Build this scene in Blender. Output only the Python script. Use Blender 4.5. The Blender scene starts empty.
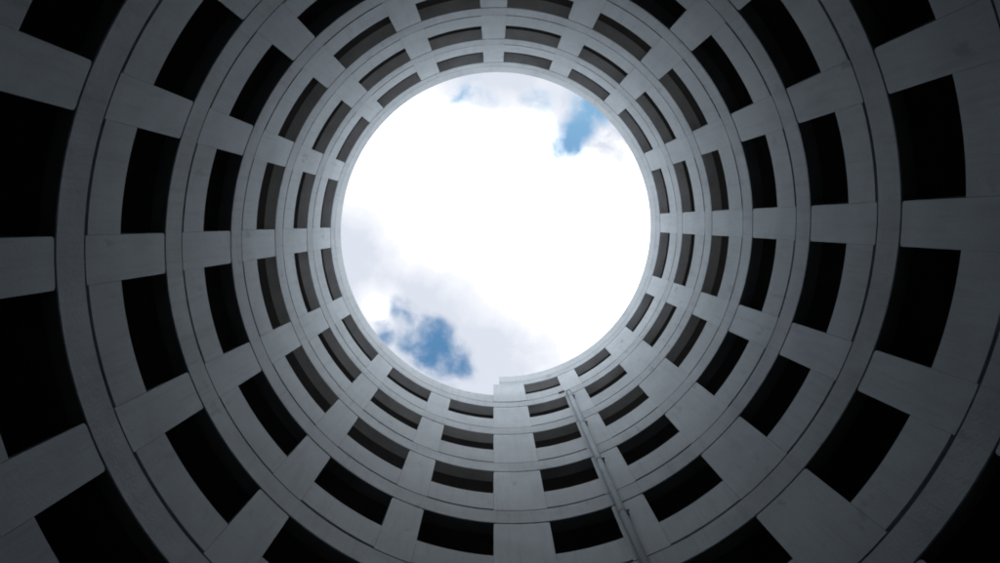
import bpy, bmesh, math, random
from mathutils import Matrix, Vector

# ------------------------------------------------------------------ scene
S = bpy.context.scene
COL = S.collection
TAU = 2 * math.pi
random.seed(4)

# ------------------------------------------------------------------ the place
# Light well of a helical car park.  x = right, y = towards the stair side, z = up.
# phi = 0 at +y, growing towards +x; the ramp falls one storey for each turn.
R = 6.0
KN = [25.2942, 22.3694, 19.4436, 16.4652, 13.5568, 10.6867, 7.7968, 4.9069]
OPEN = 1.361                    # height of the openings
GROUND = -1.6
EDGES = [-2.5, 8.81, 21.54, 28.43, 42.28, 53.17, 67.5, 74.22, 90.09, 96.74, 112.13, 118.83, 135.09, 141.88,
         156.78, 163.46, 179.18, 185.78, 200.94, 207.69, 223.34, 230.03, 245.81, 252.37, 268.23, 274.94,
         291.72, 298.19, 314.43, 321.09, 336.15, 343.05]
TURNS = 9


def rad(a):
    return math.radians(a)


def zA(s):
    """height of the underside of the slab edge after s turns down from the top"""
    if s <= 0:
        z = KN[0] + (KN[1] - KN[0]) * s
    elif s >= 7:
        z = KN[7] - 2.89 * (s - 7)
    else:
        i = int(s)
        z = KN[i] + (KN[i + 1] - KN[i]) * (s - i)
    a = TAU * s
    return z - 0.131 * math.cos(2 * a) + 0.038 * math.sin(2 * a)


def P(r, a, z):
    return Vector((r * math.sin(a), r * math.cos(a), z))


# ------------------------------------------------------------------ materials
def nodes_of(m):
    m.use_nodes = True
    nt = m.node_tree
    nt.nodes.clear()
    return nt, nt.nodes, nt.links


def concrete(name, base, var=0.10, streak=0.16, tone=0.06, rough=0.75, bump=0.15, grain_dir=None, scuff=0.0):
    m = bpy.data.materials.new(name)
    nt, N, L = nodes_of(m)
    out = N.new('ShaderNodeOutputMaterial')
    b = N.new('ShaderNodeBsdfPrincipled')
    L.new(b.outputs[0], out.inputs[0])
    geo = N.new('ShaderNodeNewGeometry')
    oi = N.new('ShaderNodeObjectInfo')

    def noise(scale, detail, vec, rough_=0.6):
        n = N.new('ShaderNodeTexNoise')
        n.inputs['Scale'].default_value = scale
        n.inputs['Detail'].default_value = detail
        n.inputs['Roughness'].default_value = rough_
        L.new(vec, n.inputs['Vector'])
        return n.outputs['Fac']

    def mapr(v, a, b_, c, d):
        n = N.new('ShaderNodeMapRange')
        n.inputs[1].default_value, n.inputs[2].default_value = a, b_
        n.inputs[3].default_value, n.inputs[4].default_value = c, d
        L.new(v, n.inputs[0])
        return n.outputs[0]

    def math_(op, x, y):
        n = N.new('ShaderNodeMath')
        n.operation = op
        for i, v in enumerate((x, y)):
            if isinstance(v, (int, float)):
                n.inputs[i].default_value = v
            else:
                L.new(v, n.inputs[i])
        return n.outputs[0]

    mp = N.new('ShaderNodeMapping')
    mp.inputs['Scale'].default_value = (1, 1, 0.12)
    L.new(geo.outputs['Position'], mp.inputs['Vector'])
    big = mapr(noise(0.9, 5, geo.outputs['Position']), 0.3, 0.7, 1 - var, 1 + var)
    st = mapr(noise(5.0, 4, mp.outputs[0], 0.65), 0.5, 0.78, 1.0, 1 - streak)
    fine = mapr(noise(38, 3, geo.outputs['Position']), 0.25, 0.75, 0.955, 1.045)
    tn = mapr(oi.outputs['Random'], 0, 1, 1 - tone, 1 + tone)
    mp3 = N.new('ShaderNodeMapping')
    mp3.inputs['Scale'].default_value = (1, 1, 0.035)
    L.new(geo.outputs['Position'], mp3.inputs['Vector'])
    drip = mapr(noise(13.0, 3, mp3.outputs[0], 0.7), 0.56, 0.80, 1.0, 1 - streak)
    f = math_('MULTIPLY', math_('MULTIPLY', big, math_('MULTIPLY', st, drip)), math_('MULTIPLY', fine, tn))
    if scuff:
        mp2 = N.new('ShaderNodeMapping')
        mp2.inputs['Scale'].default_value = (1, 1, 0.55)
        L.new(geo.outputs['Position'], mp2.inputs['Vector'])
        sc = mapr(noise(2.6, 6, mp2.outputs[0], 0.55), 0.64, 0.72, 1.0, 1 - scuff)
        f = math_('MULTIPLY', f, sc)
    mul = N.new('ShaderNodeVectorMath')
    mul.operation = 'SCALE'
    mul.inputs[0].default_value = base
    L.new(f, mul.inputs['Scale'])
    L.new(mul.outputs[0], b.inputs['Base Color'])
    b.inputs['Roughness'].default_value = rough
    b.inputs['Specular IOR Level'].default_value = 0.12
    bp = N.new('ShaderNodeBump')
    bp.inputs['Strength'].default_value = bump
    bp.inputs['Distance'].default_value = 0.02
    h = math_('ADD', noise(22, 5, geo.outputs['Position']), math_('MULTIPLY', noise(2.2, 3, geo.outputs['Position']), 1.5))
    L.new(h, bp.inputs['Height'])
    L.new(bp.outputs[0], b.inputs['Normal'])
    return m


M_COL = concrete('painted_column_concrete', (0.296, 0.332, 0.362), var=0.09, streak=0.13, tone=0.04, scuff=0.24)
M_PANEL = concrete('painted_panel_concrete', (0.286, 0.32, 0.348), var=0.09, streak=0.15, tone=0.06, scuff=0.18)
M_EDGE = concrete('slab_edge_concrete', (0.272, 0.303, 0.33), var=0.13, streak=0.17, tone=0.03, bump=0.35, scuff=0.22)
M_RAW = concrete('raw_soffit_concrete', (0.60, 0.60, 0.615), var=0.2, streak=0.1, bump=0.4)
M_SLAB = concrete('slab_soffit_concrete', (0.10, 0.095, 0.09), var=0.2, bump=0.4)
M_RAW2 = concrete('half_shade_soffit_concrete', (0.48, 0.475, 0.48), var=0.2, streak=0.1, bump=0.4)  # same raw concrete, colour darkened for the dimmer light further down
M_RAW3 = concrete('shaded_soffit_concrete', (0.29, 0.285, 0.28), var=0.2, streak=0.1, bump=0.4)  # raw concrete again, more of the shade put into its colour
M_RAW4 = concrete('deep_shade_soffit_concrete', (0.22, 0.22, 0.225), var=0.2, streak=0.1, bump=0.4)  # lower turns: near-dark shade painted into the raw soffit colour
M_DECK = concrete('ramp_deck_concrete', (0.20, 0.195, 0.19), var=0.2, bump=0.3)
M_OUT = concrete('outer_wall_concrete', (0.30, 0.30, 0.30), var=0.15)
M_PIPE = concrete('painted_pipe', (0.195, 0.226, 0.25), var=0.15, streak=0.12, rough=0.95, bump=0.03)
M_STEEL = concrete('bracket_steel', (0.16, 0.165, 0.17), rough=0.5, bump=0.05)
M_RUST = concrete('rusty_outlet', (0.20, 0.17, 0.16), var=0.25)
M_GROUND = concrete('ground_concrete', (0.09, 0.09, 0.09), var=0.2, bump=0.3)


# ------------------------------------------------------------------ mesh helpers
def link(name, bm, mats, parent=None, smooth=False, recalc=True):
    if recalc:
        bmesh.ops.recalc_face_normals(bm, faces=bm.faces)
    me = bpy.data.meshes.new(name)
    bm.to_mesh(me)
    bm.free()
    for m in (mats if isinstance(mats, (list, tuple)) else [mats]):
        me.materials.append(m)
    if smooth:
        for p in me.polygons:
            p.use_smooth = True
    o = bpy.data.objects.new(name, me)
    COL.objects.link(o)
    if parent:
        o.parent = parent
    return o


def sweep(bm, section, s0, s1, step=1.5, matf=None, base=zA):
    """sweep a closed (r, dz or callable(s)) section along the helix from s0 to s1 turns"""
    n = max(1, int(math.ceil((s1 - s0) * 360 / step - 1e-6)))
    rings = []
    for i in range(n + 1):
        s = s0 + (s1 - s0) * i / n
        a = TAU * s
        ring = []
        for r, dz in section:
            z = dz(s) if callable(dz) else base(s) + dz
            ring.append(bm.verts.new(P(r, a, z)))
        rings.append(ring)
    m = len(section)
    for i in range(n):
        for j in range(m):
            k = (j + 1) % m
            f = bm.faces.new((rings[i][j], rings[i + 1][j], rings[i + 1][k], rings[i][k]))
            if matf:
                f.material_index = matf(j)
    for rg in (rings[0], rings[-1]):
        bm.faces.new(rg)
    return rings


def tube(bm, pts, r, n=14):
    pts = [Vector(p) for p in pts]
    rings = []
    for i, p in enumerate(pts):
        if i == 0:
            t = pts[1] - pts[0]
        elif i == len(pts) - 1:
            t = pts[-1] - pts[-2]
        else:
            t = (pts[i + 1] - p).normalized() + (p - pts[i - 1]).normalized()
        t.normalize()
        u = t.cross(Vector((0.3, 0.9, 0.1))).normalized()
        v = t.cross(u)
        rings.append([bm.verts.new(p + r * (math.cos(TAU * k / n) * u + math.sin(TAU * k / n) * v)) for k in range(n)])
    for a, b in zip(rings, rings[1:]):
        for k in range(n):
            bm.faces.new((a[k], a[(k + 1) % n], b[(k + 1) % n], b[k]))
    bm.faces.new(rings[0])
    bm.faces.new(rings[-1])


def wedge(bm, r0, r1, a0, a1, z0f, z1f, ch=0.0, bev=0.0035, nseg=4):
    """block on the cylinder from azimuth a0 to a1 (radians); bottom z0f(a), top z1f(a); chamfered front edges,
    top corners cut by ch"""
    w = r0 * (a1 - a0)
    us = [0.0, bev / w]
    us += [bev / w + (1 - 2 * bev / w) * i / nseg for i in range(1, nseg)]
    us += [1 - bev / w, 1.0]
    if ch:
        us = sorted(set(us + [ch / w, 0.4 * ch / w, 1 - ch / w, 1 - 0.4 * ch / w]))
    fr, bk = [], []
    for u in us:
        a = a0 + (a1 - a0) * u
        zt = z1f(a)
        if ch:
            d = min(u, 1 - u) * w
            if d < ch:
                zt -= ch - math.sqrt(max(0, ch * ch - (ch - d) ** 2))
        edge = u in (0.0, 1.0)
        rf = r0 + (bev if edge else 0)
        zb = z0f(a)
        fr.append([bm.verts.new(P(r0 + bev if edge else r0 + bev, a, zb)), bm.verts.new(P(rf, a, zb + bev)),
                   bm.verts.new(P(rf, a, zt - bev)), bm.verts.new(P(r0 + bev, a, zt))])
        bk.append([bm.verts.new(P(r1, a, zb)), bm.verts.new(P(r1, a, zt))])
    for i in range(len(us) - 1):
        f0, f1, b0, b1 = fr[i], fr[i + 1], bk[i], bk[i + 1]
        for j in range(3):
            bm.faces.new((f0[j], f1[j], f1[j + 1], f0[j + 1]))
        bm.faces.new((f0[3], f1[3], b1[1], b0[1]))
        bm.faces.new((b0[1], b1[1], b1[0], b0[0]))
        bm.faces.new((b0[0], b1[0], f1[0], f0[0]))
    for f, b in ((fr[0], bk[0]), (fr[-1], bk[-1])):
        bm.faces.new((f[0], f[1], f[2], f[3], b[1], b[0]))
    bmesh.ops.remove_doubles(bm, verts=bm.verts, dist=1e-5)


def thing(name, label, cat, loc=(0, 0, 0), group=None):
    o = bpy.data.objects.new(name, None)
    COL.objects.link(o)
    o.location = loc
    o['label'] = label
    o['category'] = cat
    if group:
        o['group'] = group
    return o


# ------------------------------------------------------------------ the spiral ramp building
tower = thing('spiral_car_park', 'pale grey concrete spiral car park ramp winding around the round open light well', 'building', (0, 0, 0))

B = 0.61          # top of the slab edge above its underside
G = 0.69          # underside of the parapet panels
c = 0.014
BW, HAUNCH = 0.36, 0.22
EDGE_SEC = [(R - 0.012 + c, 0.0), (R + BW, HAUNCH), (R + BW, 0.84), (R + 0.20, 0.84), (R + 0.20, B), (R - 0.012 + c, B),
            (R - 0.012, B - c), (R - 0.012, c)]
SLAB_SEC = [(R + BW + 0.003, 0.45), (R + 5.45, 0.45), (R + 5.45, 0.74), (R + BW + 0.003, 0.74)]
START = -0.3 / 360
for k in range(TURNS):
    s0, s1 = (k if k else START), k + 1
    bm = bmesh.new()
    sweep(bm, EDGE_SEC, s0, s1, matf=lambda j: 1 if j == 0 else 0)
    link('slab_edge', bm, [M_EDGE, (M_RAW, M_RAW2, M_RAW3)[k] if k < 3 else M_RAW4], tower)  # soffit colour steps darker by turn, standing in for fading light
    bm = bmesh.new()
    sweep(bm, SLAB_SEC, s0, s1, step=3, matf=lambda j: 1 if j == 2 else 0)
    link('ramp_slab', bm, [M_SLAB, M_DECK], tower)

# parapet of the open top turn
RIM = 1.62
bm = bmesh.new()
sweep(bm, [(R + c, 0.67), (R + 0.12, 0.67), (R + 0.12, RIM), (R + c, RIM), (R, RIM - c), (R, 0.67 + c)], START, 357.45 / 360)
link('roof_parapet', bm, M_PANEL, tower)

# columns: one mesh each, their faces broken at every slab edge
for i in range(16):
    a0, a1 = rad(EDGES[2 * i]), rad(EDGES[2 * i + 1])
    bm = bmesh.new()
    for k in range(1, TURNS + 1):
        head = i == 0 and k == 1            # the wide column runs up past the end of the rim
        wedge(bm, R - (0.024 if head else 0.004 + 0.004 * random.random()), R + 0.10, a0, a1,
              lambda a: zA(k + a / TAU) + B + 0.028, lambda a: zA(k - 1 + a / TAU) + (0.20 if head else -0.018), ch=0.055)
        part = bmesh.new()
        wedge(part, R + 0.104, R + 0.55, a0 + 0.002, a1 - 0.002,
              lambda a: zA(k + a / TAU) + 0.3, lambda a: zA(k - 1 + a / TAU) - 0.004)
        tmp = bpy.data.meshes.new('tmp')
        part.to_mesh(tmp)
        part.free()
        bm.from_mesh(tmp)
        bpy.data.meshes.remove(tmp)
    o = link('column', bm, M_COL, tower)
    if i == 0:
        o['label'] = 'extra wide column at the step in the rim'
    elif i == 2:
        o['label'] = 'extra wide column right of the drainpipe'

# parapet panels: one per bay and storey; those far below the frame go into one piece
rest = bmesh.new()
for k in range(1, TURNS + 1):
    for i in range(16):
        a0 = rad(EDGES[2 * i + 1]) + 0.00025
        a1 = rad(EDGES[(2 * i + 2) % 32] + (360 if i == 15 else 0)) - 0.00025
        far = k > 6
        bm = rest if far else bmesh.new()
        j0, j1, j2, j3 = (random.uniform(-1, 1) for _ in range(4))
        wedge(bm, R + 0.003 * j0, R + 0.125, a0, a1, lambda a: zA(k + a / TAU) + G + 0.012 * j1,
              lambda a: zA(k - 1 + a / TAU) - OPEN + 0.012 * j2 + 0.03 * j3 * (a - a0), nseg=12)
        if not far:
            link('parapet_panel', bm, M_PANEL, tower)
o = link('parapet_panel', rest, M_PANEL, tower)
o['kind'] = 'stuff'

# outside of the ramp: open between parapets in the upper storeys, closed below
OPEN_TURNS = 3
bm = bmesh.new()
sweep(bm, [(R + 5.46, lambda s: GROUND - 0.3), (R + 5.75, lambda s: GROUND - 0.3), (R + 5.75, lambda s: zA(s) + 1.7),
           (R + 5.46, lambda s: zA(s) + 1.7)], OPEN_TURNS, OPEN_TURNS + 0.9999, step=3)
link('outer_wall', bm, M_OUT, tower)
for k in range(OPEN_TURNS):
    bm = bmesh.new()
    sweep(bm, [(R + 5.46, 0.1), (R + 5.75, 0.1), (R + 5.75, 1.7), (R + 5.46, 1.7)], k if k else START, k + 1, step=3)
    link('outer_parapet', bm, M_OUT, tower)
for i in range(16):
    a0 = rad(EDGES[2 * i])
    bm = bmesh.new()
    wedge(bm, R + 5.05, R + 5.44, a0 + 0.02, a0 + 0.055, lambda a: zA(3.6 + a / TAU), lambda a: zA(a / TAU) + 0.44)
    link('outer_column', bm, M_OUT, tower)

# ------------------------------------------------------------------ drainpipe
PA = rad(23.2)
PR = R - 0.10
ztop = 22.30
pipe = thing('drainpipe', 'pale painted drainpipe running down the column right of the stepped rim end', 'drainpipe', tuple(P(PR, PA, GROUND)))
base = pipe.location.copy()
pipe_parts = []


def pp(name, bm, m, smooth=True):
    for v in bm.verts:
        v.co -= base
    return link(name, bm, m, pipe, smooth)


bm = bmesh.new()
tube(bm, [P(PR, PA, GROUND), P(PR, PA, ztop - 0.18)], 0.076)
pp('pipe', bm, M_PIPE)
bm = bmesh.new()
pts = []
for i in range(9):
    t = math.pi / 2 * i / 8
    pts.append(P(PR + 0.16 * (1 - math.cos(t)), PA - 0.004 * (1 - math.cos(t)), ztop - 0.17 + 0.16 * math.sin(t)))
pts.append(pts[-1] + Vector(P(0.1, PA, 0)))
tube(bm, [P(PR, PA, ztop - 0.24)] + pts, 0.084)
pp('elbow', bm, M_PIPE)
bm = bmesh.new()
sweep(bm, [(R - 0.07, 0.50), (R + 0.05, 0.50), (R + 0.05, 0.60), (R - 0.07, 0.60)], 1 + 19.9 / 360, 1 + 21.9 / 360, step=1)
pp('outlet', bm, M_RUST, False)
for k in range(1, 9):
    z = zA(k + 23.2 / 360) - 0.62
    bm = bmesh.new()
    tube(bm, [P(PR, PA, z - 0.03), P(PR, PA, z + 0.03)], 0.082)
    sweep(bm, [(R - 0.13, lambda s: z - 0.025), (R - 0.01, lambda s: z - 0.025), (R - 0.01, lambda s: z + 0.025), (R - 0.13, lambda s: z + 0.025)],
          (23.2 + 0.75) / 360, (23.2 + 1.1) / 360, step=1)
    br = pp('bracket', bm, M_PIPE, False)
    bm = bmesh.new()
    q = P(R - 0.10, PA + rad(1.1), z)
    tube(bm, [q, q + P(0.03, PA + math.pi / 2, 0)], 0.022, 8)
    for v in bm.verts:
        v.co -= base
    link('bolt', bm, M_STEEL, br)

# ------------------------------------------------------------------ ground
bm = bmesh.new()
for x, y in ((-900, -900), (900, -900), (900, 900), (-900, 900)):
    bm.verts.new((x, y, GROUND))
bm.faces.new(bm.verts)
g = link('ground', bm, M_GROUND, recalc=False)
g['kind'] = 'structure'

# ------------------------------------------------------------------ sky and light
SUN_EL, SUN_AZ = rad(54), rad(170)      # azimuth from +y towards +x
W = bpy.data.worlds.new('World')
S.world = W
W.use_nodes = True
nt = W.node_tree
N, L = nt.nodes, nt.links
N.clear()
out = N.new('ShaderNodeOutputWorld')
sky = N.new('ShaderNodeTexSky')
sky.sky_type = 'NISHITA'
sky.sun_disc = False
sky.sun_elevation = SUN_EL
sky.sun_rotation = SUN_AZ
bg_sky = N.new('ShaderNodeBackground')
bg_sky.inputs[1].default_value = 0.15
tint = N.new('ShaderNodeMix')
tint.data_type = 'RGBA'
tint.blend_type = 'MULTIPLY'
tint.inputs[0].default_value = 1.0
tint.inputs[7].default_value = (0.66, 1.07, 1.14, 1)
L.new(sky.outputs[0], tint.inputs[6])
L.new(tint.outputs[2], bg_sky.inputs[0])
bg_cl = N.new('ShaderNodeBackground')
bg_cl.inputs[1].default_value = 1.0
mix = N.new('ShaderNodeMixShader')
L.new(bg_sky.outputs[0], mix.inputs[1])
L.new(bg_cl.outputs[0], mix.inputs[2])
L.new(mix.outputs[0], out.inputs[0])


def nmath(op, *a, clamp=False):
    n = N.new('ShaderNodeMath')
    n.operation = op
    n.use_clamp = clamp
    for i, v in enumerate(a):
        if isinstance(v, (int, float)):
            n.inputs[i].default_value = v
        else:
            L.new(v, n.inputs[i])
    return n.outputs[0]


tc = N.new('ShaderNodeTexCoord')
sep = N.new('ShaderNodeSeparateXYZ')
L.new(tc.outputs['Generated'], sep.inputs[0])
zz = nmath('MAXIMUM', sep.outputs[2], 0.06)
qx = nmath('DIVIDE', sep.outputs[0], zz)
qy = nmath('DIVIDE', sep.outputs[1], zz)
cmb = N.new('ShaderNodeCombineXYZ')       # the flat cloud layer overhead
L.new(qx, cmb.inputs[0])
L.new(qy, cmb.inputs[1])


def noise(scale, detail, rough_=0.6, off=(0, 0, 0), dist=0.0):
    mp = N.new('ShaderNodeMapping')
    mp.inputs['Location'].default_value = off
    L.new(cmb.outputs[0], mp.inputs['Vector'])
    n = N.new('ShaderNodeTexNoise')
    n.inputs['Scale'].default_value = scale
    n.inputs['Detail'].default_value = detail
    n.inputs['Roughness'].default_value = rough_
    n.inputs['Distortion'].default_value = dist
    L.new(mp.outputs[0], n.inputs['Vector'])
    return n.outputs['Fac']


def blob(cx, cy, rx, ry, rot=0.0):
    """1 in the middle, falling to 0 at the ellipse"""
    dx, dy = nmath('SUBTRACT', qx, cx), nmath('SUBTRACT', qy, cy)
    co, si = math.cos(rot), math.sin(rot)
    u = nmath('DIVIDE', nmath('ADD', nmath('MULTIPLY', dx, co), nmath('MULTIPLY', dy, si)), rx)
    v = nmath('DIVIDE', nmath('ADD', nmath('MULTIPLY', dx, -si), nmath('MULTIPLY', dy, co)), ry)
    d = nmath('SQRT', nmath('ADD', nmath('MULTIPLY', u, u), nmath('MULTIPLY', v, v)))
    return nmath('SUBTRACT', 1.0, d, clamp=True)


def smooth(v, a, b, c_=0.0, d=1.0):
    n = N.new('ShaderNodeMapRange')
    n.interpolation_type = 'SMOOTHSTEP'
    n.inputs[1].default_value, n.inputs[2].default_value = a, b
    n.inputs[3].default_value, n.inputs[4].default_value = c_, d
    L.new(v, n.inputs[0])
    return n.outputs[0]


puff = nmath('SUBTRACT', noise(9, 6, 0.58, (1.3, 0.4, 0), 0.35), 0.5)
wisp = nmath('SUBTRACT', noise(26, 5, 0.55, (4.1, 2.4, 0), 0.4), 0.5)
soft = nmath('SUBTRACT', noise(5, 5, 0.55, (7.7, 3.1, 0)), 0.5)
rough_ = nmath('ADD', nmath('MULTIPLY', puff, 1.8), nmath('MULTIPLY', wisp, 1.3))
gaps = None
for args, amp in (((0.150, -0.182, 0.062, 0.050, 0.5), 1.05), ((0.124, -0.136, 0.040, 0.075, rad(26)), 1.15),
                  ((-0.090, 0.192, 0.095, 0.056, rad(40)), 0.98), ((-0.130, 0.146, 0.05, 0.032, rad(50)), 0.7),
                  ((-0.172, 0.170, 0.04, 0.03, 0), 0.6), ((0.05, -0.185, 0.095, 0.045, 0.1), 0.44), ((-0.035, -0.19, 0.095, 0.045, 0), 0.40),
                  ((0.6, 0.5, 0.4, 0.2, 0.5), 1.1), ((-0.7, -0.4, 0.4, 0.25, 0.2), 1.1)):
    bl = nmath('MULTIPLY', blob(*args), amp)
    gaps = bl if gaps is None else nmath('MAXIMUM', gaps, bl)
gapv = nmath('SUBTRACT', gaps, rough_)
inside = smooth(gaps, 0.0, 0.3)
blue = nmath('MULTIPLY', smooth(gapv, 0.0, 0.92), inside)
cover = nmath('SUBTRACT', 1.0, blue, clamp=True)
L.new(cover, mix.inputs[0])
# cloud brightness: blown-out core, greyer towards one side and round the gaps
t = nmath('SUBTRACT', nmath('SUBTRACT', qy, nmath('MULTIPLY', qx, 0.717)), 0.118)
t = nmath('ADD', t, nmath('MULTIPLY', soft, 0.13))
shade = smooth(t, -0.11, 0.10, 0.0, 0.66)
shade = nmath('SUBTRACT', shade, nmath('MULTIPLY', blob(-0.178, 0.130, 0.055, 0.05), 0.45))
shade = nmath('ADD', shade, nmath('MULTIPLY', blob(0.01, -0.23, 0.22, 0.12), 0.75))
shade = nmath('ADD', shade, nmath('MULTIPLY', blob(0.175, -0.15, 0.12, 0.11, 0.4), nmath('ADD', 0.62, nmath('MULTIPLY', wisp, 2.2))))
shade = nmath('ADD', shade, nmath('MULTIPLY', nmath('MULTIPLY', puff, shade), 1.2), clamp=True)
far = nmath('SQRT', nmath('ADD', nmath('MULTIPLY', qx, qx), nmath('MULTIPLY', qy, qy)))
shade = nmath('MULTIPLY', shade, smooth(far, 0.28, 0.5, 1.0, 0.12))
ramp = N.new('ShaderNodeValToRGB')
e = ramp.color_ramp.elements
e[0].position, e[0].color = 0.0, (2.85, 2.93, 3.04, 1)
e[1].position, e[1].color = 0.62, (0.73, 0.775, 0.87, 1)
mid = e.new(0.40)
mid.color = (0.96, 0.98, 1.04, 1)
L.new(shade, ramp.inputs[0])
L.new(ramp.outputs[0], bg_cl.inputs[0])

sd = bpy.data.lights.new('sun', 'SUN')
sd.energy = 0.6
sd.angle = rad(40)
sd.color = (1.0, 0.97, 0.93)
so = bpy.data.objects.new('sun', sd)
COL.objects.link(so)
sun_dir = Vector((math.sin(SUN_AZ) * math.cos(SUN_EL), math.cos(SUN_AZ) * math.cos(SUN_EL), math.sin(SUN_EL)))
so.rotation_euler = sun_dir.to_track_quat('Z', 'Y').to_euler()
so.location = sun_dir * 60

# ------------------------------------------------------------------ camera
a, b = rad(5.13649493), rad(-0.58674357)
Rx = Matrix(((1, 0, 0), (0, math.cos(a), -math.sin(a)), (0, math.sin(a), math.cos(a))))
Ry = Matrix(((math.cos(b), 0, math.sin(b)), (0, 1, 0), (-math.sin(b), 0, math.cos(b))))
rot = (Ry @ Rx).transposed() @ Matrix(((1, 0, 0), (0, -1, 0), (0, 0, -1)))
cam = bpy.data.cameras.new('camera')
cam.sensor_width = 36
cam.sensor_fit = 'HORIZONTAL'
cam.lens = 36 * 0.6574
cam.clip_start = 0.05
cam.clip_end = 3000
co_ = bpy.data.objects.new('camera', cam)
COL.objects.link(co_)
mw = rot.to_4x4()
mw.translation = Vector((-0.27025, -0.37209, 0))
co_.matrix_world = mw
S.camera = co_

S.view_settings.view_transform = 'Standard'
S.view_settings.look = 'None'
S.view_settings.exposure = 0
S.view_settings.gamma = 1
S.cycles.max_bounces = 10
S.cycles.diffuse_bounces = 8
S.cycles.use_denoising = True
S.cycles.filter_width = 1.9
